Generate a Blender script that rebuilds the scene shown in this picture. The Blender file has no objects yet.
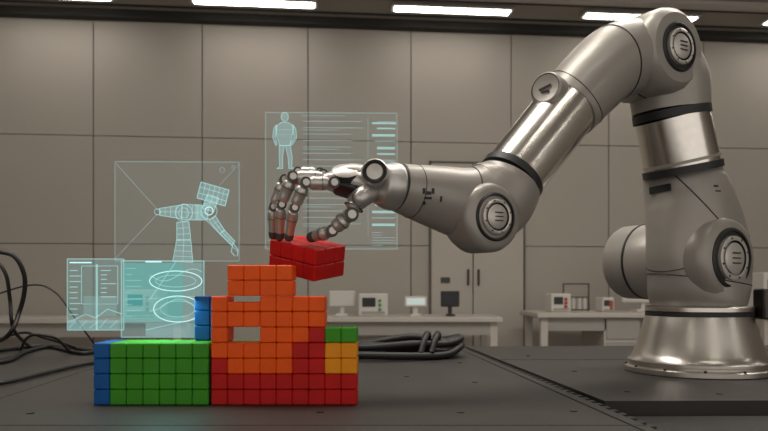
import bpy, math, random
from mathutils import Vector, Matrix, Euler
from mathutils.bvhtree import BVHTree
random.seed(7)
S=bpy.context.scene
F=720.0; HZ=290.0; EYE=0.942; TABLE=0.75
def at(x,y,d):   # bearing / elevation at a true depth d (metres) -> world
    return Vector(((x-384)/F*d, d, EYE+(HZ-y)/F*d))
# ---------------------------------------------------------------- materials
def mat(name,col,rough=.5,metal=0.,noise=0.,nscale=30.,emit=None,es=1.,coat=0.,bump=0.,aniso=0.,spec=.5):
    m=bpy.data.materials.new(name); m.use_nodes=True
    nt=m.node_tree; b=nt.nodes['Principled BSDF']
    b.inputs['Base Color'].default_value=(*col,1); b.inputs['Roughness'].default_value=rough
    b.inputs['Metallic'].default_value=metal; b.inputs['Coat Weight'].default_value=coat
    b.inputs['Specular IOR Level'].default_value=spec
    if aniso: b.inputs['Anisotropic'].default_value=aniso
    if emit: b.inputs['Emission Color'].default_value=(*emit,1); b.inputs['Emission Strength'].default_value=es
    if noise or bump:
        tc=nt.nodes.new('ShaderNodeTexCoord'); n=nt.nodes.new('ShaderNodeTexNoise')
        n.inputs['Scale'].default_value=nscale; n.inputs['Detail'].default_value=5
        nt.links.new(tc.outputs['Object'],n.inputs['Vector'])
        if noise:
            r=nt.nodes.new('ShaderNodeValToRGB')
            r.color_ramp.elements[0].position=.3; r.color_ramp.elements[1].position=.7
            r.color_ramp.elements[0].color=(*[c*(1-noise) for c in col],1)
            r.color_ramp.elements[1].color=(*[min(1,c*(1+noise)) for c in col],1)
            nt.links.new(n.outputs['Fac'],r.inputs['Fac']); nt.links.new(r.outputs['Color'],b.inputs['Base Color'])
        if bump:
            bp=nt.nodes.new('ShaderNodeBump'); bp.inputs['Strength'].default_value=bump; bp.inputs['Distance'].default_value=.002
            nt.links.new(n.outputs['Fac'],bp.inputs['Height']); nt.links.new(bp.outputs['Normal'],b.inputs['Normal'])
    return m
def holo(name,col,es,fac):
    m=bpy.data.materials.new(name); m.use_nodes=True; nt=m.node_tree; nt.nodes.clear()
    o=nt.nodes.new('ShaderNodeOutputMaterial'); mx=nt.nodes.new('ShaderNodeMixShader')
    t=nt.nodes.new('ShaderNodeBsdfTransparent'); e=nt.nodes.new('ShaderNodeEmission')
    e.inputs['Color'].default_value=(*col,1); e.inputs['Strength'].default_value=es
    mx.inputs[0].default_value=fac
    nt.links.new(t.outputs[0],mx.inputs[1]); nt.links.new(e.outputs[0],mx.inputs[2]); nt.links.new(mx.outputs[0],o.inputs[0])
    return m
M=dict(
 wall=mat('wall_panel_paint',(.41,.372,.325),.6,noise=.03,nscale=1.2),
 joint=mat('wall_joint_dark',(.12,.11,.10),.9),
 ceil=mat('ceiling_paint',(.30,.275,.245),.8,noise=.04,nscale=2),
 cove=mat('cove_dark',(.02,.018,.016),.7),
 floor=mat('floor_vinyl',(.26,.24,.215),.35,noise=.08,nscale=3),
 lamp=mat('lamp_diffuser',(1,1,1),.5,emit=(1,.94,.85),es=12),
 lampb=mat('lamp_body',(.5,.47,.43),.5),
 table=mat('table_top_dark',(.036,.032,.029),.5,noise=.14,nscale=9,bump=.15,spec=.3),
 tdark=mat('table_frame_black',(.012,.011,.010),.55),
 screw=mat('bolt_dark_steel',(.03,.028,.026),.4,metal=.6),
 body=mat('robot_painted_grey',(.325,.30,.27),.40,metal=.25,noise=.02,nscale=40,coat=.10),
 chrome=mat('robot_polished_steel',(.76,.72,.67),.22,metal=1,noise=.03,nscale=60),
 basem=mat('robot_base_brushed',(.66,.62,.57),.30,metal=1),
 steel=mat('hand_steel',(.52,.50,.47),.38,metal=.75,noise=.04,nscale=80),
 steelb=mat('hand_light_plate',(.58,.55,.51),.4,metal=.5),
 rubber=mat('seal_black',(.014,.014,.014),.5),
 tip=mat('fingertip_grey_rubber',(.05,.048,.046),.6),
 dark=mat('dark_metal',(.06,.057,.053),.35,metal=.7),
 cable=mat('cable_black',(.012,.011,.011),.5),
 bench=mat('bench_laminate',(.50,.46,.41),.45),
 benchl=mat('bench_leg',(.34,.32,.29),.5),
 cab=mat('door_laminate',(.46,.42,.37),.5),
 white=mat('white_plastic',(.62,.59,.54),.4),
 black=mat('black_plastic',(.02,.02,.022),.35),
 scr=mat('screen_pale',(.5,.6,.6),.3,emit=(.7,.8,.75),es=.35),
 redp=mat('red_plastic',(.4,.05,.03),.4), greenp=mat('green_plastic',(.08,.3,.1),.4),
 b_red=mat('block_red',(.52,.012,.010),.45,noise=.10,nscale=25,spec=.18),
 b_or=mat('block_orange',(.86,.10,.006),.45,noise=.08,nscale=25,spec=.18),
 b_gr=mat('block_green',(.05,.29,.018),.45,noise=.08,nscale=25,spec=.18),
 b_bl=mat('block_blue',(.008,.10,.34),.45,noise=.08,nscale=25,spec=.18),
 b_ye=mat('block_yellow',(.84,.30,.012),.45,noise=.08,nscale=25,spec=.18),
 h_pane=holo('hologram_pane',(.45,.75,.73),.9,.05),
 h_teal=holo('hologram_pane_teal',(.10,.70,.66),.9,.36),
 h_soft=holo('hologram_soft',(.40,.80,.78),.9,.17),
 h_fill=holo('hologram_fill',(.50,.88,.88),.9,.26),
 h_line=holo('hologram_line',(.48,.95,.92),1.0,.48),
 h_hot=holo('hologram_line_bright',(.60,1.0,.98),1.2,.85),
 h_dim=holo('hologram_line_dim',(.48,.85,.83),.85,.30),
)
# ---------------------------------------------------------------- builders
def empty(name,loc=(0,0,0)):
    e=bpy.data.objects.new(name,None); e.location=loc; S.collection.objects.link(e); e.empty_display_size=.05
    return e
class MB:
    def __init__(s): s.v=[];s.f=[];s.mi=[];s.mats=[]
    def m(s,k):
        if k not in s.mats: s.mats.append(k)
        return s.mats.index(k)
    def add(s,vs,fs,k):
        o=len(s.v); s.v+= [Vector(v) for v in vs]; i=s.m(k)
        for f in fs: s.f.append([o+j for j in f]); s.mi.append(i)
    def bvh(s): return BVHTree.FromPolygons([tuple(v) for v in s.v],s.f)
    def box(s,c,size,k,rot=None,bev=0.):
        c=Vector(c); R=rot if rot is not None else Matrix.Identity(3)
        hx,hy,hz=[q/2 for q in size]
        if bev<=0:
            vs=[c+R@Vector((x,y,z)) for x in(-hx,hx) for y in(-hy,hy) for z in(-hz,hz)]
            s.add(vs,[(0,1,3,2),(4,6,7,5),(0,4,5,1),(2,3,7,6),(0,2,6,4),(1,5,7,3)],k); return
        b=bev; vs=[]; idx={}
        for sx in(-1,1):
            for sy in(-1,1):
                for sz in(-1,1):
                    for ax in range(3):
                        p=[sx*(hx-b),sy*(hy-b),sz*(hz-b)]; p[ax]=(sx*hx,sy*hy,sz*hz)[ax]
                        idx[(sx,sy,sz,ax)]=len(vs); vs.append(c+R@Vector(p))
        fs=[]
        for sx in(-1,1):
            fs.append([idx[(sx,-1,-1,0)],idx[(sx,1,-1,0)],idx[(sx,1,1,0)],idx[(sx,-1,1,0)]][::sx])
            fs.append([idx[(-1,sx,-1,1)],idx[(-1,sx,1,1)],idx[(1,sx,1,1)],idx[(1,sx,-1,1)]][::sx])
            fs.append([idx[(-1,-1,sx,2)],idx[(1,-1,sx,2)],idx[(1,1,sx,2)],idx[(-1,1,sx,2)]][::sx])
        for a_ in(-1,1):
            for b_ in(-1,1):
                fs.append([idx[(a_,b_,-1,0)],idx[(a_,b_,1,0)],idx[(a_,b_,1,1)],idx[(a_,b_,-1,1)]])
                fs.append([idx[(a_,-1,b_,0)],idx[(a_,1,b_,0)],idx[(a_,1,b_,2)],idx[(a_,-1,b_,2)]])
                fs.append([idx[(-1,a_,b_,1)],idx[(1,a_,b_,1)],idx[(1,a_,b_,2)],idx[(-1,a_,b_,2)]])
        for sx in(-1,1):
            for sy in(-1,1):
                for sz in(-1,1): fs.append([idx[(sx,sy,sz,0)],idx[(sx,sy,sz,1)],idx[(sx,sy,sz,2)]])
        s.add(vs,fs,k)
    def rings(s,rings,k,caps=True):
        n=len(rings[0]); vs=[p for r in rings for p in r]
        ks=k if isinstance(k,list) else None
        o=len(s.v); s.v+=[Vector(v) for v in vs]
        for i in range(len(rings)-1):
            mi=s.m(ks[i] if ks else k)
            for j in range(n):
                j2=(j+1)%n
                s.f.append([o+i*n+j,o+i*n+j2,o+(i+1)*n+j2,o+(i+1)*n+j]); s.mi.append(mi)
        if caps:
            s.f.append([o+j for j in range(n)][::-1]); s.mi.append(s.m(ks[0] if ks else k))
            s.f.append([o+(len(rings)-1)*n+j for j in range(n)]); s.mi.append(s.m(ks[-1] if ks else k))
    def lathe(s,c,axis,prof,k,n=48,caps=True):
        c=Vector(c); ax=Vector(axis).normalized()
        e1=ax.cross(Vector((0,0,1)) if abs(ax.z)<.9 else Vector((1,0,0))).normalized(); e2=ax.cross(e1)
        s.rings([[c+ax*h+e1*(max(r,1e-5)*math.cos(2*math.pi*j/n))+e2*(max(r,1e-5)*math.sin(2*math.pi*j/n)) for j in range(n)] for r,h in prof],k,caps)
    def tube(s,pts,rad,k,side=None,n=40,sub=6,caps=True,round_ends=0):
        P,Rr=resample(pts,rad,sub)
        rg=[]; m=len(P)
        if side is None:
            t0=(P[1]-P[0]).normalized(); side=t0.orthogonal()
        sv=Vector(side)
        for i in range(m):
            t=(P[min(i+1,m-1)]-P[max(i-1,0)]).normalized()
            e1=(sv-t*sv.dot(t)).normalized(); e2=t.cross(e1); sv=e1
            r1,r2=Rr[i]
            if round_ends and i==0:
                for q in (90,70,50,30,15):
                    cc=math.cos(math.radians(q)); ss=math.sin(math.radians(q))
                    rg.append([P[i]-t*ss*r2*round_ends+e1*(max(cc,.01)*r1*math.cos(a))+e2*(max(cc,.01)*r2*math.sin(a)) for a in [2*math.pi*j/n for j in range(n)]])
            rg.append([P[i]+e1*(r1*math.cos(a))+e2*(r2*math.sin(a)) for a in [2*math.pi*j/n for j in range(n)]])
            if round_ends and i==m-1:
                for q in (15,30,50,70,90):
                    cc=math.cos(math.radians(q)); ss=math.sin(math.radians(q))
                    rg.append([P[i]+t*ss*r2*round_ends+e1*(max(cc,.01)*r1*math.cos(a))+e2*(max(cc,.01)*r2*math.sin(a)) for a in [2*math.pi*j/n for j in range(n)]])
        s.rings(rg,k,caps)
    def seam(s,c,nrm,k='rubber',w=.0013,n=72,bv=None):
        bv=bv or s.bvh(); c=Vector(c); nrm=Vector(nrm).normalized()
        e1=nrm.orthogonal().normalized(); e2=nrm.cross(e1); pts=[]
        for j in range(n+1):
            a=2*math.pi*j/n; d=(e1*math.cos(a)+e2*math.sin(a))
            hit=bv.ray_cast(c+d*.35,-d)
            if hit[0] is not None: pts.append(hit[0])
        if len(pts)>3: s.tube(pts,[w]*len(pts),k,n=6,sub=1,caps=False)
    def obj(s,name,parent=None,smooth=True,ang=38):
        me=bpy.data.meshes.new(name); me.from_pydata([tuple(v) for v in s.v],[],s.f)
        for k in s.mats: me.materials.append(M[k])
        me.polygons.foreach_set('material_index',s.mi)
        me.update()
        import bmesh
        bm=bmesh.new(); bm.from_mesh(me); bmesh.ops.recalc_face_normals(bm,faces=bm.faces); bm.to_mesh(me); bm.free()
        if smooth:
            me.polygons.foreach_set('use_smooth',[True]*len(me.polygons)); me.set_sharp_from_angle(angle=math.radians(ang))
        o=bpy.data.objects.new(name,me); S.collection.objects.link(o)
        if parent: o.parent=parent
        return o
def resample(pts,rad,sub):
    pts=[Vector(p) for p in pts]; rad=[(r,r) if not isinstance(r,tuple) else r for r in rad]
    if sub<=1 or len(pts)<2: return pts,rad
    P=[];R=[]
    def cr(a,b,c,d,t): return .5*((2*b)+(c-a)*t+(2*a-5*b+4*c-d)*t*t+(3*b-a-3*c+d)*t*t*t)
    n=len(pts)
    for i in range(n-1):
        p=[pts[max(i-1,0)],pts[i],pts[i+1],pts[min(i+2,n-1)]]
        r=[rad[max(i-1,0)],rad[i],rad[i+1],rad[min(i+2,n-1)]]
        for j in range(sub):
            t=j/sub; P.append(Vector([cr(p[0][q],p[1][q],p[2][q],p[3][q],t) for q in range(3)]))
            R.append(tuple(cr(r[0][q],r[1][q],r[2][q],r[3][q],t) for q in range(2)))
    P.append(pts[-1]);R.append(rad[-1]); return P,R
# ---------------------------------------------------------------- room
AL=.095
W0=Vector((0,6.094,0)); wu=Vector((math.cos(AL),math.sin(AL),0)); wv=Vector((math.sin(AL),-math.cos(AL),0))
RZ=Matrix.Rotation(AL,3,'Z')
def rm(u,v,z): return W0+wu*u+wv*v+Vector((0,0,z))
CE=3.20; U0,U1,V1=-6.,7.,9.
def rbox(mb,u0,u1,v0,v1,z0,z1,k,bev=0): mb.box(rm((u0+u1)/2,(v0+v1)/2,(z0+z1)/2),(abs(u1-u0),abs(v1-v0),abs(z1-z0)),k,RZ,bev)
mb=MB(); rbox(mb,U0,U1,-.2,-.02,0,CE,'joint')
zs=[0.1,1.318,2.20,CE-.02]; pitch=.87; u=.23-7*pitch
while u<U1-.1:
    for a,b in zip(zs[:-1],zs[1:]):
        ua=max(u+.004,U0); ub=min(u+pitch-.004,U1)
        rbox(mb,ua,ub,-.02,0,a+.003,b-.003,'wall',.002)
    u+=pitch
mb.obj('wall_back',smooth=False)
mb=MB(); rbox(mb,U0,U1,-.018,.012,0,.1,'joint'); mb.obj('baseboard_back',smooth=False)
mb=MB(); rbox(mb,U0-.2,U0,-.2,V1,0,CE,'wall'); mb.obj('wall_left',smooth=False)
mb=MB(); rbox(mb,U1,U1+.2,-.2,V1,0,CE,'wall'); mb.obj('wall_right',smooth=False)
mb=MB(); rbox(mb,U0-.2,U1+.2,-.2,V1,-.1,0,'floor'); mb.obj('floor',smooth=False)
mb=MB(); rbox(mb,U0-.2,U1+.2,-.2,V1,CE,CE+.12,'ceil'); mb.obj('ceiling',smooth=False)
mb=MB(); rbox(mb,U0,U1,.0,.10,CE-.06,CE,'cove'); rbox(mb,U0,U1,.19,.21,CE-.012,CE,'cove'); mb.obj('trim_1',smooth=False)
mb=MB(); rbox(mb,U0,U1,.60,.72,CE-.03,CE,'lampb'); rbox(mb,U0,U1,.59,.60,CE-.04,CE,'cove'); mb.obj('trim_2',smooth=False)
for v in (.40,2.1,3.9,5.7,7.5):
    for i in range(-4,5):
        uc=.51+i*1.56
        if uc<U0+.6 or uc>U1-.6: continue
        if v>1 and (i%2): continue
        mb=MB(); c=rm(uc,v,CE-.014)
        mb.box(c,(.98,.14,.028),'lampb',RZ,.006); mb.box(c-Vector((0,0,.016)),(.93,.10,.010),'lamp',RZ,.004)
        mb.obj('ceiling_lamp',smooth=False)
mb=MB()
for ua,ub in ((.40,.755),(.765,1.20)):
    rbox(mb,ua,ub,.004,.03,.02,2.02,'cab',.003)
rbox(mb,.385,.398,.004,.034,0,2.04,'joint'); rbox(mb,1.202,1.215,.004,.034,0,2.04,'joint'); rbox(mb,.385,1.215,.004,.034,2.022,2.035,'joint')
rbox(mb,.756,.764,.004,.02,.02,2.02,'joint')
for uu in (.715,.805): rbox(mb,uu-.008,uu+.008,.03,.055,.98,1.12,'dark',.004)
rbox(mb,.48,.56,.03,.034,1.0,1.05,'dark')
mb.obj('door_1',smooth=False)
# ---------------------------------------------------------------- benches
def bench(name,x0,x1,y0,y1,h,legs,drawer=None):
    mb=MB(); mb.box(((x0+x1)/2,(y0+y1)/2,h-.018),(x1-x0,y1-y0,.036),'bench',None,.004)
    mb.box(((x0+x1)/2,y0+.06,h-.085),(x1-x0-.08,.02,.095),'benchl')
    for x in legs:
        for y in (y0+.07,y1-.07): mb.box((x,y,(h-.036)/2),(.055,.055,h-.036),'bench',None,.003)
        mb.box((x,(y0+y1)/2,.12),(.04,y1-y0-.16,.04),'benchl')
    if drawer:
        mb.box(((drawer[0]+drawer[1])/2,(y0+y1)/2,h-.036-.27),(drawer[1]-drawer[0],y1-y0-.1,.53),'bench',None,.004)
        for i in range(3):
            mb.box(((drawer[0]+drawer[1])/2,y0+.045,h-.12-i*.17),(drawer[1]-drawer[0]-.03,.012,.15),'benchl',None,.002)
    mb.obj(name,smooth=False)
bench('lab_bench',-.50,.86,5.2,5.85,.745,[-.44,.80])
bench('lab_bench',-3.2,-1.35,5.0,5.6,.745,[-3.1,-1.45])
bench('lab_bench',1.12,2.35,5.25,5.95,.775,[1.18,1.95,2.3],(1.62,1.9))
bench('lab_bench',2.75,4.1,5.2,5.85,.775,[2.8,4.0])
def monitor(name,c,w,h,k='black',sk='scr'):
    mb=MB(); x,y,z=c
    mb.box((x,y,z+.008),(w*.45,.14,.016),k,None,.003); mb.box((x,y+.02,z+.05),(.03,.02,.09),k)
    mb.box((x,y,z+.07+h/2),(w,.03,h),k,None,.006)
    mb.box((x,y-.016,z+.07+h/2),(w-.03,.003,h-.03),sk)
    mb.obj(name,smooth=False)
monitor('desktop_monitor',(.24,5.45,.745),.17,.08,'white','scr')
monitor('desktop_monitor',(.50,5.45,.745),.14,.12,'black','black')
monitor('desktop_monitor',(-.32,5.5,.745),.20,.12,'white','white')
monitor('desktop_monitor',(2.02,5.6,.775),.34,.34,'white','white')
def instrument(name,c,s,acc):
    mb=MB(); x,y,z=c; w,d,h=s
    mb.box((x,y,z+h/2),(w,d,h),'white',None,.008)
    mb.box((x-w*.15,y-d/2-.002,z+h*.62),(w*.45,.006,h*.4),'black')
    for i in range(3): mb.lathe((x+w*.22,y-d/2,z+h*(.3+.2*i)),(0,-1,0),[(.012,0),(.012,.012),(.008,.014)],acc,12)
    mb.box((x,y-d/2-.002,z+h*.16),(w*.8,.006,h*.12),'benchl')
    mb.obj(name,smooth=False)
instrument('lab_instrument',(-.08,5.5,.745),(.22,.22,.17),'greenp')
instrument('lab_instrument',(1.34,5.55,.775),(.15,.22,.14),'redp')
instrument('lab_instrument',(1.70,5.55,.775),(.09,.2,.11),'redp')
instrument('lab_instrument',(-1.75,5.3,.745),(.24,.26,.20),'redp')
instrument('lab_instrument',(2.95,5.5,.775),(.22,.24,.3),'greenp')
mb=MB(); c=Vector((1.52,5.7,.775))
for dx in(-.10,.10): mb.box(c+Vector((dx,0,.11)),(.010,.010,.22),'dark')
for dz in (.01,.11,.215): mb.box(c+Vector((0,0,dz)),(.20,.010,.010),'dark')
for dx in(-.06,-.02,.03,.07): mb.lathe(c+Vector((dx,0,.015)),(0,0,1),[(.014,0),(.014,.07),(.006,.08),(.006,.095)],'white',14)
mb.obj('wire_rack',smooth=False)
# ---------------------------------------------------------------- work table
def slab(mb,poly,z0,z1,k):
    n=len(poly); vs=[(x,y,z0) for x,y in poly]+[(x,y,z1) for x,y in poly]
    mb.add(vs,[list(range(n))[::-1],[n+i for i in range(n)]]+[[i,(i+1)%n,n+(i+1)%n,n+i] for i in range(n)],k)
mb=MB()
T=TABLE
slab(mb,[(-2.1,.45),(.418,.45),(.258,2.45),(-2.1,2.32)],T-.03,T,'table')
slab(mb,[(.382,1.245),(2.2,1.285),(2.2,2.55),(.278,2.45)],T-.03,T,'table')
slab(mb,[(.425,.45),(2.2,.45),(2.2,1.27),(.375,1.23)],T-.05,T-.024,'tdark')
slab(mb,[(-2.1,.46),(2.2,.46),(2.2,2.5),(-2.1,2.3)],T-.075,T-.05,'tdark')
for i in range(60):
    y=.5+i*.0325; x=.4215-(y-.45)*.08
    mb.box((x+.001,y,T-.014),(.012,.017,.028),'tdark',Matrix.Rotation(.08,3,'Z'))
slab(mb,[(.395,.45),(.399,.45),(.241,2.44),(.237,2.44)],T,T+.0015,'tdark')
slab(mb,[(-2.1,1.02),(.37,1.02),(.37,1.024),(-2.1,1.024)],T,T+.0006,'tdark')
slab(mb,[(-.62,.45),(-.617,.45),(-.76,2.38),(-.763,2.38)],T,T+.0006,'tdark')
slab(mb,[(.30,1.98),(2.2,2.0),(2.2,2.004),(.30,1.984)],T,T+.0006,'tdark')
for x,y in [(-.86,1.3),(-.55,1.12),(-.1,1.13),(.12,1.13),(.30,1.14),(.05,1.6),(.19,1.5),(.2,1.9),(.46,1.36),(.62,1.33),(.82,1.36),(1.0,1.4),(.45,1.7),(.42,2.1),(-1.0,1.7),(-1.1,1.15)]:
    mb.lathe((x,y,T),(0,0,1),[(.006,-.001),(.006,.0012),(.0045,.0016)],'screw',12)
for x in(-1.95,-.2,2.05):
    for y in(.6,2.2): mb.box((x,y,(T-.075)/2),(.08,.08,T-.075),'tdark',None,.004)
mb.box((0,2.15,.35),(3.9,.03,.5),'tdark')
mb.obj('robot_work_table',smooth=False)
# ---------------------------------------------------------------- toy blocks
CX=.0275; CZ=.026; CY=.0275
YF=1.2
xL=at(93,0,YF).x
mb=MB()
def cube(col,layer,row,k,hs=1.,zo=0.):
    mb.box((xL+(col+.5)*CX,YF+(layer+.5)*CY,T+row*CZ+CZ*hs/2+zo),(CX-.0007,CY-.0007,CZ*hs-.0007),k,None,.0016)
for l in range(3):
    for r in range(4):
        cube(0,l,r,'b_bl')
        for c in range(1,7): cube(c,l,r,'b_gr')
for r in range(9):
    for c in range(9):
        k=None
        if r<=1: k='b_red'
        elif c in(7,8): k={2:'b_ye',3:'b_ye',4:'b_gr'}.get(r)
        elif c==0: k='b_red' if r==2 else ('b_or' if r<=6 else None)
        elif c in(1,2): k=None if r==4 else 'b_or'
        elif c in(3,4): k='b_or'
        elif c==5: k='b_red' if r<=3 else ('b_or' if r<=6 else None)
        elif c==6: k='b_red' if r<=4 else ('b_or' if r<=6 else None)
        if k:
            for l in range(2):
                cube((7.15+c)*.985+.1,l,r,k,.62 if (c in(1,2) and r==6) else 1.)
for r in range(7):
    for c in(5.6,6.6): 
        if r>=4: cube(c,2,r,'b_bl')
for r in range(4):
    for c in (7.25,8.25,9.25): cube(c+.0,2,r,'b_gr')
mb.obj('toy_block_structure',smooth=False)
mb=MB(); R=Matrix.Rotation(math.radians(5),3,'Y')@Matrix.Rotation(math.radians(14),3,'X')@Matrix.Rotation(math.radians(-35),3,'Z')
bc=at(307,257.5,1.33)
for i in range(4):
    for j in range(3):
        for k in range(2):
            mb.box(bc+R@Vector(((i-1.5)*CX*1.03,(j-1)*CY*1.03,(k-.5)*CZ*1.12)),(CX*1.03-.0007,CY*1.03-.0007,CZ*1.12-.0007),'b_red',R,.0018)
mb.obj('held_toy_block_cluster',smooth=False)
# ---------------------------------------------------------------- robot arm
O=Vector((.742,1.70,0)); ax=Vector((.5,-.866,0)).normalized(); ru=Vector((-.866,-.5,0)).normalized()
def ap(x,y,off=0.):   # point on the arm's vertical working plane through the base axis
    k=(x-384)/F
    s=(O.x-O.y*k)/(.866-.5*k); p=O+ru*s
    return Vector((p.x,p.y,EYE+(HZ-y)/F*p.y))+ax*off
def hw(p,px): return px*p.y/F
def px_tube(mb,lst,k,sub=6,flat=1.,**kw):
    P=[ap(a[0],a[1]) for a in lst]
    mb.tube(P,[(hw(p,c[2])*(c[3] if len(c)>3 else flat),hw(p,c[2])) for p,c in zip(P,lst)],k,side=ax,n=64,sub=sub,**kw)
def decal(mb,bv,x,y,w,h,k='rubber',rot=0.,th=.002):
    o=Vector((0,0,EYE)); d=(at(x,y,1.)-o).normalized(); hit=bv.ray_cast(o,d)
    if hit[0] is None: return
    n=hit[1] if hit[1].dot(d)<0 else -hit[1]
    e1=Vector((0,0,1)).cross(n).normalized(); e2=n.cross(e1); Rm=Matrix((e1,e2,n)).transposed()@Matrix.Rotation(rot,3,'Z')
    mb.box(hit[0],(w,h,th),k,Rm)
robot=empty('robotic_arm')
mb=MB()
mb.lathe((O.x,O.y,T),(0,0,1),[(.160,0),(.165,.002),(.165,.012),(.161,.015),(.155,.016),(.155,.020),(.159,.022),(.159,.028),(.152,.033),(.146,.045),(.137,.070),(.128,.100),(.120,.125),(.117,.133)],'basem',96)
mb.lathe((O.x,O.y,T),(0,0,1),[(.119,.132),(.119,.141)],'rubber',64)
mb.lathe((O.x,O.y,T),(0,0,1),[(.115,.141),(.119,.143),(.119,.152),(.115,.155)],'basem',64)
for i in range(12):
    a=i*math.pi/6+.2; mb.lathe((O.x+.1605*math.cos(a),O.y+.1605*math.sin(a),T+.013),(0,0,1),[(.0035,0),(.0035,.004),(.002,.005)],'dark',10)
mb.obj('base',robot)
def cap(mb,c,axis,R):
    c=Vector(c); axis=Vector(axis).normalized()
    prof=[(R*1.04,-.012),(R*1.04,.000),(R*.98,.003),(R*.92,.003),(R*.90,-.001),(R*.76,-.001),(R*.75,.006),(R*.68,.008),(R*.60,.007),(R*.58,.0),(R*.53,.0),(R*.52,.006),(R*.40,.009),(0,.010)]
    ks=['rubber','rubber','rubber','rubber','rubber','steelb','steelb','steelb','dark','rubber','body','steelb','steelb','steelb']
    mb.lathe(c,axis,prof,ks,48)
    e1=axis.cross(Vector((0,0,1))).normalized(); e2=axis.cross(e1)
    Rm=Matrix((e1,e2,axis)).transposed()
    for i in range(3): mb.box(c+axis*.0105+e2*((i-1)*R*.17),(R*.42,R*.045,.0015),'dark',Rm)
    for i in range(8):
        a=i*math.pi/4+.3; mb.lathe(c+axis*.006+(e1*math.cos(a)+e2*math.sin(a))*R*.68,axis,[(R*.035,0),(R*.035,.003)],'dark',8)
mb=MB()
def shp(lst):
    P=[];Rr=[]
    for x,y,h,fa in lst:
        d=O.y; p=Vector((O.x+(x-698.3)/F*d,O.y,EYE+(HZ-y)/F*d)); r=h*d/F
        ra=r*fa; rr=math.sqrt(max(r*r-(.79*ra)**2,1e-6))/.616; P.append(p); Rr.append((ra,rr))
    return P,Rr
P,Rr=shp([(698,308,40,1),(698,303,45,1),(698,290,48,.95),(699,272,49,.90),(698,250,49,.87),(694,222,46,.9),(689,200,42.5,.95),(684,183,39,1),(683,172,37,1)])
mb.tube(P,Rr,'body',side=ax,n=72,sub=6)
bv=mb.bvh()
for p,nn,w in ((P[6],(1.1,-.3,1),.0016),(P[4],(-.35,-.2,1),.0014),(P[3]-Vector((0,0,.02)),(.12,0,1),.0014)):
    mb.seam(p,nn,'rubber',w,bv=bv)
decal(mb,bv,660,189,.055,.016,'rubber',.05,.006); decal(mb,bv,716,186,.012,.004); decal(mb,bv,718,191,.014,.003)
sc=Vector((O.x-.022,O.y,EYE+30/F*O.y))
mb.lathe(sc,-ax,[(.080,.03),(.093,.06),(.093,.175),(.088,.186),(.076,.193),(0,.194)],'body',56)
mb.lathe(sc,-ax,[(.0945,.115),(.0945,.121)],'rubber',56)
mb.lathe(sc,ax,[(.100,.0),(.100,.07),(.098,.088),(.091,.102),(.080,.110),(.0,.111)],'body',64)
cap(mb,sc+ax*.112,ax,.066)
mb.obj('shoulder_joint',robot)
mb=MB()
px_tube(mb,[(683,173,38.2),(682,166,38.2)],'rubber',sub=1)
px_tube(mb,[(682,167,36),(672,117,35.5)],'chrome',sub=4)
px_tube(mb,[(681.5,163,36.8),(681,160,36.8)],'body',sub=1)
px_tube(mb,[(672,119,37.3),(671,111,37.3)],'rubber',sub=1)
mb.obj('upper_arm_tube',robot)
mb=MB()
px_tube(mb,[(671,112,37),(670,98,38),(668,82,38.5),(662,66,37)],'body')
ec=ap(647,58)
mb.lathe(ec,ax,[(.0,-.082),(.070,-.080),(.086,-.066),(.090,-.05),(.092,-.02),(.0925,.03),(.0915,.058),(.086,.074),(.074,.084),(0,.086)],'body',64)
mb.lathe(ec,ax,[(.0934,.004),(.0934,.007)],'rubber',64)
cap(mb,ec+ax*.086,ax,.051)
mb.obj('elbow_joint',robot)
mb=MB()
px_tube(mb,[(645,57,37),(626,58,37),(608,66,36),(588,85,35),(573,102,33.5),(566,110,32.5)],'body')
bv=mb.bvh()
mb.seam(ap(611,64),(ap(600,70)-ap(622,55)).normalized()+Vector((0,0,.25)),'rubber',.002,bv=bv)
t=(ap(508,182)-ap(566,108)).normalized(); mb.seam(ap(577,98),t+ax*-.4,'dark',.0012,bv=bv)
nb=Vector((-.60,-.74,.16)).normalized(); bcn=ap(560,100)
mb.lathe(bcn,nb,[(.036,.02),(.034,.064),(.030,.068),(.028,.067),(.0,.0675)],['body','body','dark','body','body'],40)
e1=nb.cross(Vector((0,0,1))).normalized(); e2=nb.cross(e1); Rm=Matrix((e1,e2,nb)).transposed()
mb.box(bcn+nb*.069,(.026,.004,.002),'dark',Rm@Matrix.Rotation(.3,3,'Z')); mb.box(bcn+nb*.069+e2*.008,(.016,.004,.002),'dark',Rm)
mb.obj('forearm_sleeve',robot)
mb=MB()
px_tube(mb,[(567,108,31.5),(510,180,31.5)],'chrome',sub=4)
px_tube(mb,[(513,176,33.5),(509,181.5,33.5)],'rubber',sub=1)
mb.obj('forearm_tube',robot)
mb=MB()
px_tube(mb,[(508.5,182,34.0,.98),(504,190,37.5,.9),(496,199,40.5,.8),(482,205,40,.78),(463,203.5,36,.85),(440,198,32,.95),(416,192,27.5,1),(398,187.5,24,1)],'body',sub=8)
bv=mb.bvh()
mb.seam(ap(462,203),(ap(455,201)-ap(481,205)).normalized()+Vector((0,0,.2)),'rubber',.0015,bv=bv)
mb.seam(ap(412,191),(ap(405,190)-ap(420,193)).normalized(),'dark',.0009,bv=bv)
for (x,y,w,h) in [(428,198,.014,.004),(424,191,.005,.010),(433,191,.005,.010),(428.5,193,.010,.006),(441,199,.004,.010),(424,203,.005,.006)]:
    decal(mb,bv,x,y,w,h)
wc=ap(473,220)
mb.lathe(wc,ax,[(.055,-.02),(.064,.0),(.064,.052),(.060,.062),(.052,.067),(0,.068)],'body',56)
cap(mb,wc+ax*.068,ax,.043)
mb.obj('wrist_elbow',robot)
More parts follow.
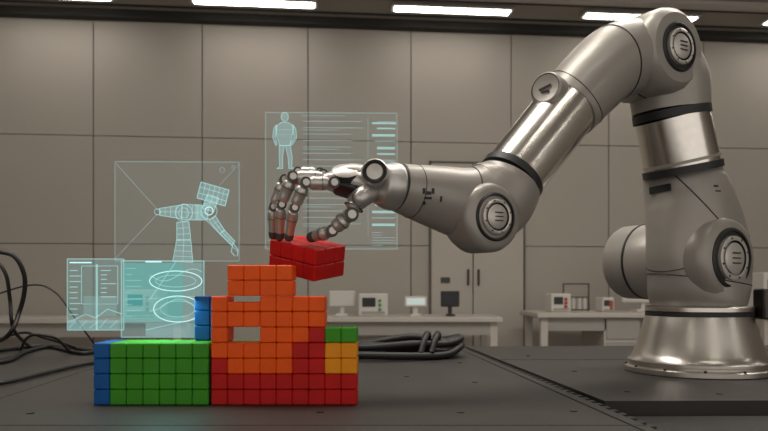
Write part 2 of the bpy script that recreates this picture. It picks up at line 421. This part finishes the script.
mb=MB(); cpt=O+Vector((.130,-.05,T+.16)); mb.box(cpt,(.03,.05,.07),'dark',None,.004); mb.obj('base_connector',robot)
# ---------------------------------------------------------------- hand
hand=empty('robotic_hand')
mb=MB(); L=Vector((.3,-.954,0))
mb.tube([ap(399,188),ap(391,185.5)],[.041,.038],'rubber',side=ax,sub=2,n=40)
mb.tube([ap(395,187),ap(389,186),ap(381,184.5)],[.0425,.042,.037],'steel',side=ax,sub=4,n=40,round_ends=.2)
wn=Vector((-.10,-.98,.14))
mb.lathe(at(377,178,1.280),wn,[(.024,0),(.024,.036),(.0215,.039),(.0185,.038),(.018,.034),(.015,.034),(.014,.039),(0,.041)],['steel','steel','rubber','rubber','rubber','steelb','steelb','steelb'],36)
mb.obj('wrist',hand)
mb=MB()
mb.tube([at(382,186,1.302),at(368,185,1.30),at(350,183,1.297),at(334,181.5,1.295),at(325,181,1.294)],[(.033,.032),(.039,.029),(.043,.0245),(.043,.019),(.040,.013)],'steel',side=L,sub=6,n=40,round_ends=.5)
bv=mb.bvh()
for x,ti in ((364,.5),(338,-.35)): mb.seam(at(x,184,1.298),Vector((1,.25,ti)),'rubber',.0013,bv=bv)
mb.tube([at(364,176.5,1.299),at(352,174,1.296),at(337,174.5,1.295)],[(.030,.018),(.034,.018),(.033,.013)],'steelb',side=L,sub=5,n=36,round_ends=.4)
mb.tube([at(358,194,1.29),at(346,190,1.29),at(336,188,1.29)],[(.036,.010),(.040,.012),(.036,.010)],'rubber',side=L,sub=5,n=36,round_ends=.5)
mb.lathe(at(345,175,1.27),(.05,-.6,.80),[(.024,-.006),(.024,.008),(.0205,.011),(0,.0135)],['rubber','steelb','steelb','steelb'],36)
mb.tube([at(371,193,1.270),at(364,196,1.255),at(359,200,1.250)],[(.017,.016),(.019,.018),(.018,.017)],'steel',sub=5,n=30,round_ends=.8)
for dz,dy in ((0,0),(3.5,.022)): mb.tube([at(336,181+dz,1.262+dy),at(352,186+dz,1.258+dy),at(368,188+dz,1.262+dy)],[.0022]*3,'rubber',n=8)
mb.obj('palm',hand)
def seg(mb,p,q,r0,r1,k,g0=.0,g1=.0):
    t=(q-p).normalized(); a=p+t*g0; b=q-t*g1; m=(a+b)/2
    mb.tube([a,a+(b-a)*.2,m,b-(b-a)*.15,b],[r0*.86,r0*1.0,(r0+r1)*.47,r1*1.0,r1*.88],k,side=L,sub=4,n=22,round_ends=.4)
    c=a+(b-a)*.26; mb.tube([c,c+t*.0012],[r0*1.0,r0*.99],'dark',side=L,sub=1,n=22)
def finger(name,js,rs):
    mb=MB(); J=[at(*j) for j in js]
    for i in range(len(J)-1):
        r0,r1=rs[i],rs[i+1]; last=i==len(J)-2
        seg(mb,J[i],J[i+1],r0,r1,'steel',r0*.85,0 if last else r1*.85)
        mb.tube([J[i],J[i+1]],[r0*.62,r1*.62],'rubber',side=L,sub=1,n=16)
        if last:
            t=(J[i+1]-J[i]).normalized(); mb.tube([J[i+1]-t*r1*.7,J[i+1]+t*r1*.25],[r1*1.06,r1*1.0],'tip',side=L,sub=2,n=20,round_ends=.8)
    for i in range(len(J)-1):
        r=rs[i]; a=L
        mb.lathe(J[i],a,[(0,-r*1.0),(r*.5,-r*1.0),(r*.52,-r*.9),(r*.80,-r*.86),(r*.84,-r*.8),(r*.84,r*.8),(r*.80,r*.86),(r*.52,r*.9),(r*.5,r*1.0),(0,r*1.0)],['steelb','dark','dark','dark','steel','dark','dark','dark','steelb','steelb'],24)
    mb.obj(name,hand)
finger('index_finger',[(333,183,1.257),(305,183,1.25),(294,208,1.262),(289,237,1.297)],[.0125,.0120,.0103,.0080])
finger('middle_finger',[(327,178,1.28),(292,177,1.27),(281,205,1.285),(280,236,1.313)],[.0125,.0122,.0105,.0080])
finger('ring_finger',[(322,175,1.304),(284,180,1.296),(273,207,1.31),(273,235,1.333)],[.0120,.0115,.0103,.0078])
finger('little_finger',[(319,173,1.328),(297,172,1.33),(282,188,1.345),(279,214,1.36)],[.0110,.0105,.0093,.0072])
finger('thumb',[(358,199,1.255),(350,215,1.25),(331,231,1.262),(312,237,1.29)],[.0180,.0150,.0130,.0095])
# ---------------------------------------------------------------- cables
def cable(mb,pts,r): mb.tube(pts,[r]*len(pts),'cable',n=10,sub=8,caps=True)
mb=MB()
for i in range(7):
    o=i*.012; z=T+.013+(.018 if i%2 else 0)
    cable(mb,[(-.18+.02*i,2.02+o*2,z),(-.05,1.93+o*3,z+.004),(.08,1.95+o*2.6,z+.012*(i%3)),(.175,2.0+o*1.5,z+.01*(i%2)),(.222,2.07+o,z+.022),(.18,2.16+o*.5,z+.01),(.05,2.18+o*.4,z),(-.15,2.2+o,z)],.0105)
cable(mb,[(.10,1.96,T+.02),(.115,1.99,T+.062),(.125,2.05,T+.066),(.13,2.14,T+.02)],.009)
cable(mb,[(.13,1.97,T+.02),(.145,2.0,T+.062),(.155,2.06,T+.064),(.16,2.14,T+.02)],.009)
mb.obj('cable_bundle')
mb=MB()
def gt(x,y,r=.007):
    d=(EYE-T-r)/(y-HZ)*F; return at(x,y,d)
cable(mb,[gt(-40,384),gt(0,383),gt(40,374),gt(75,366),gt(105,361),gt(150,357)],.005)
cable(mb,[gt(-40,352,.009),gt(0,350,.009),gt(30,346.5,.009),gt(60,347,.009),gt(95,351,.009),gt(130,350,.009)],.007)
cable(mb,[gt(-60,360),gt(0,362),gt(25,352),gt(50,347),gt(80,353),gt(97,351)],.006)
cable(mb,[gt(-30,365),gt(10,358),gt(22,350),gt(12,348),gt(-20,352)],.006)
cable(mb,[at(-30,250,1.9),at(0,252,1.9),at(16,258,1.9),at(25,280,1.92),at(20,310,1.94),at(5,338,1.94),gt(-25,345)],.006)
cable(mb,[at(-30,262,1.9),at(-5,262,1.9),at(6,275,1.9),at(10,300,1.92),at(14,330,1.95),gt(30,347)],.005)
cable(mb,[at(-20,300,1.9),at(30,285,1.95),at(55,292,1.95),at(75,318,1.95),gt(100,352)],.0025)
cable(mb,[gt(20,351),at(30,336,2.0),at(55,338,2.0),gt(70,352)],.004)
cable(mb,[gt(-20,347),at(20,333,2.1),at(45,338,2.1),gt(80,349)],.004)
mb.obj('loose_cables')
# ---------------------------------------------------------------- holograms
class HP:
    def __init__(s,x0,x1,y0,y1,d,yaw):
        c=at((x0+x1)/2,(y0+y1)/2,d); s.c=c; s.cx=(x0+x1)/2; s.cy=(y0+y1)/2; s.s=d/F
        s.ex=Vector((math.cos(yaw),math.sin(yaw),0)); s.n=Vector((math.sin(yaw),-math.cos(yaw),0)); s.mb=MB()
    def p(s,x,y,o=0.): return s.c+s.ex*((x-s.cx)*s.s)+Vector((0,0,(s.cy-y)*s.s))+s.n*o
    def quad(s,x0,y0,x1,y1,k,o=.001): s.mb.add([s.p(x0,y0,o),s.p(x1,y0,o),s.p(x1,y1,o),s.p(x0,y1,o)],[[0,1,2,3]],k)
    def poly(s,pts,k,o=.001): s.mb.add([s.p(x,y,o) for x,y in pts],[list(range(len(pts)))],k)
    def line(s,pts,k='h_line',w=.7,o=.002):
        for a,b in zip(pts[:-1],pts[1:]):
            dx,dy=b[0]-a[0],b[1]-a[1]; l=math.hypot(dx,dy) or 1; nx,ny=-dy/l*w/2,dx/l*w/2
            s.mb.add([s.p(a[0]+nx,a[1]+ny,o),s.p(b[0]+nx,b[1]+ny,o),s.p(b[0]-nx,b[1]-ny,o),s.p(a[0]-nx,a[1]-ny,o)],[[0,1,2,3]],k)
    def rect(s,x0,y0,x1,y1,k='h_line',w=.7): s.line([(x0,y0),(x1,y0),(x1,y1),(x0,y1),(x0,y0)],k,w)
    def ell(s,x,y,a,b,k='h_line',w=.7,n=36): s.line([(x+a*math.cos(2*math.pi*i/n),y+b*math.sin(2*math.pi*i/n)) for i in range(n+1)],k,w)
    def bar(s,a,b,w0,w1,nl=4):
        dx,dy=b[0]-a[0],b[1]-a[1]; l=math.hypot(dx,dy); nx,ny=-dy/l,dx/l
        q=[(a[0]+nx*w0,a[1]+ny*w0),(b[0]+nx*w1,b[1]+ny*w1),(b[0]-nx*w1,b[1]-ny*w1),(a[0]-nx*w0,a[1]-ny*w0)]
        s.poly(q,'h_fill'); s.line(q+[q[0]],'h_line',.8); s.line([a,b],'h_line',.5)
        for i in range(1,nl):
            t=i/nl; c=(a[0]+dx*t,a[1]+dy*t); w=w0+(w1-w0)*t
            s.line([(c[0]+nx*w,c[1]+ny*w),(c[0]-nx*w,c[1]-ny*w)],'h_line',.5)
h=HP(116,239,162,261,1.42,.03)
h.quad(116,162,239,261,'h_pane',0); h.rect(116,162,239,261,'h_dim',.9)
h.line([(117,164),(160,212)],'h_dim'); h.line([(239,164),(215,190)],'h_dim',.5); h.line([(116,259),(158,214)],'h_dim'); h.line([(200,214),(238,252)],'h_line')
h.ell(222,170,2.5,2.5,'h_dim'); h.ell(233,167,1.5,1.5,'h_dim')
h.bar((183,262),(184,240),10,7,4); h.bar((184,240),(183,222),7,6,3)
h.bar((160,212),(182,212),3.5,7,4); h.bar((182,212),(208,213),8,7,5)
h.ell(184,213,8.5,8.5,'h_line',.8); h.ell(184,213,5,5,'h_line',.6); h.ell(158,212,3,3,'h_line',.8)
h.ell(209,211,8,8,'h_line',.8); h.ell(209,211,4,4,'h_hot',.8)
h.bar((208,210),(213,196),6,6,3)
hd=[(201,182),(229,190),(225,206),(197,198)]
h.poly(hd,'h_fill'); h.line(hd+[hd[0]],'h_line',1.0); h.line([(200,187),(228,195)],'h_line'); h.line([(199,193),(226,201)],'h_line')
for i in range(1,6): h.line([(201+i*4.7,182+i*1.35),(197+i*4.7,198+i*1.35)],'h_line',.5)
h.quad(195,204,202,220,'h_fill',.003); h.bar((212,218),(222,232),4,3,3); h.bar((222,232),(233,243),3,2.5,3)
h.line([(233,243),(231,252),(235,256)],'h_line',1.0); h.line([(233,243),(238,250),(237,256)],'h_line',1.0)
h.mb.obj('hologram_robot_diagram_panel',smooth=False)
h=HP(266,397,113,249,1.50,.03)
h.quad(266,113,397,249,'h_pane',0); h.rect(266,113,397,249,'h_dim',1.0)
h.line([(302,116),(345,116)],'h_dim',.8); h.quad(372,122,396,124,'h_line')
for i in range(17):
    y=121+i*6.4
    h.quad(303,y,303+random.choice([48,54,58,60]),y+.9,'h_dim')
    if i%3==1: h.quad(303,y+2.4,303+random.choice([20,28,36]),y+3.2,'h_dim')
    w=random.choice([18,20,23]); h.quad(395-w,y,395,y+(1.6 if i%2 else 2.6),'h_line' if i%3 else 'h_fill')
h.line([(368,118),(368,236)],'h_dim',.6)
for i in range(6): h.quad(372,232+i*2.6,372+random.choice([10,18,23]),232.8+i*2.6,'h_dim')
h.quad(268,236,300,237,'h_dim'); h.quad(268,240,292,241,'h_dim')
h.ell(285,117.5,3.6,4.6,'h_line'); h.poly([(285+3.6*math.cos(i*.5236),117.5+4.6*math.sin(i*.5236)) for i in range(12)],'h_fill')
tor=[(281,123),(289,123),(294,127),(292,138),(290,146),(280,146),(277,136),(276,128)]
h.poly(tor,'h_fill'); h.line(tor+[tor[0]],'h_line')
for sx,ft in((-1,0),(1,2)):
    c=285
    leg=[(c+sx*.5,146),(c+sx*5.5,146),(c+sx*(5.5+ft),157),(c+sx*(5+ft),167),(c+sx*(8+ft),169),(c+sx*(2+ft),169),(c+sx*(2+ft*.6),157)]
    h.poly(leg,'h_fill'); h.line(leg+[leg[0]],'h_line',.6)
    am=[(c+sx*8,125),(c+sx*11,129),(c+sx*12,138),(c+sx*(9-ft),146),(c+sx*(7.5-ft),145),(c+sx*9.5,137),(c+sx*8,131)]
    h.poly(am,'h_fill'); h.line(am+[am[0]],'h_line',.6)
for y in (130,135,140): h.line([(277,y),(292,y)],'h_dim',.5)
h.mb.obj('hologram_body_scan_panel',smooth=False)
h=HP(122,204,261,338,1.29,.02)
h.quad(122,261,204,337,'h_soft',0); h.quad(124,263,183,322,'h_teal',.001); h.rect(122,261,204,337,'h_line',.9)
h.quad(146,261,162,262.5,'h_hot',.002)
h.ell(176,281,26,10,'h_hot',.9); h.ell(176,281,20,6,'h_line'); h.ell(178,309,24,13,'h_hot',.9); h.ell(178,309,17,8,'h_line')
for j in range(2):
    h.line([(150+i*2,275+j*30+6*math.sin(i*.22+j*1.5)) for i in range(27)],'h_line',.8)
h.line([(124,300),(204,296)],'h_line',.5); h.line([(150,300),(176,262)],'h_line'); h.line([(146,330),(200,318)],'h_line')
for i in range(9): h.quad(126,268+i*6,126+random.choice([6,10,16]),269+i*6,'h_line')
h.quad(146,323,203,336,'h_fill',.0015); h.quad(183,263,203,322,'h_soft',.001)
h.mb.obj('hologram_chart_panel',smooth=False)
h=HP(68,124,259,331,1.36,.02)
h.quad(68,259,124,330,'h_soft',0); h.rect(68,259,124,330,'h_line',.9); h.rect(82,266,118,304,'h_line',.7); h.quad(84,296,117,316,'h_soft',.002)
h.quad(96,264,98,330,'h_line'); h.quad(70,262,92,263.3,'h_hot')
for i in range(9): h.quad(70,270+i*5.5,70+random.choice([5,8,11]),271+i*5.5,'h_line')
for i in range(7): h.quad(101,270+i*4.4,101+random.choice([6,10,15]),271+i*4.4,'h_line')
h.quad(68,320,120,330,'h_fill',.002); h.line([(70,322),(86,314),(96,318),(108,309),(122,314)],'h_line',.9)
for i in range(5): h.line([(70+i*10,328),(78+i*10,318+(i%3)*2)],'h_line')
h.mb.obj('hologram_data_panel',smooth=False)
# ---------------------------------------------------------------- light & world
w=bpy.data.worlds.new('room_ambient'); S.world=w; w.use_nodes=True
w.node_tree.nodes['Background'].inputs[0].default_value=(.98,.92,.85,1); w.node_tree.nodes['Background'].inputs[1].default_value=.95
def area(name,loc,rot,sx,sy,e,col=(1,.94,.86)):
    l=bpy.data.lights.new(name,'AREA'); l.shape='RECTANGLE'; l.size=sx; l.size_y=sy; l.energy=e; l.color=col
    o=bpy.data.objects.new(name,l); o.location=loc; o.rotation_euler=rot; S.collection.objects.link(o)
area('added_overhead_fill',(-.6,1.6,3.1),(0,0,0),2.2,.5,52)  # added soft fill from overhead, not a fixture of the room
area('added_overhead_fill',(1.6,2.6,3.1),(0,0,0),2.0,.4,38)  # second added overhead fill, over the robot side
area('hologram_glow_light',at(165,300,1.25),(0,0,0),.10,.05,.18,(.35,1,.95))
# ---------------------------------------------------------------- camera
cam=bpy.data.cameras.new('camera'); co=bpy.data.objects.new('camera',cam); S.collection.objects.link(co)
co.location=(0,0,EYE); co.rotation_euler=(math.radians(90),0,0); cam.sensor_width=36; cam.lens=36*F/768; cam.shift_y=(HZ-215.5)/768
cam.clip_start=.05; cam.dof.use_dof=True; cam.dof.focus_distance=1.4; cam.dof.aperture_fstop=7
S.camera=co
S.view_settings.view_transform='Standard'
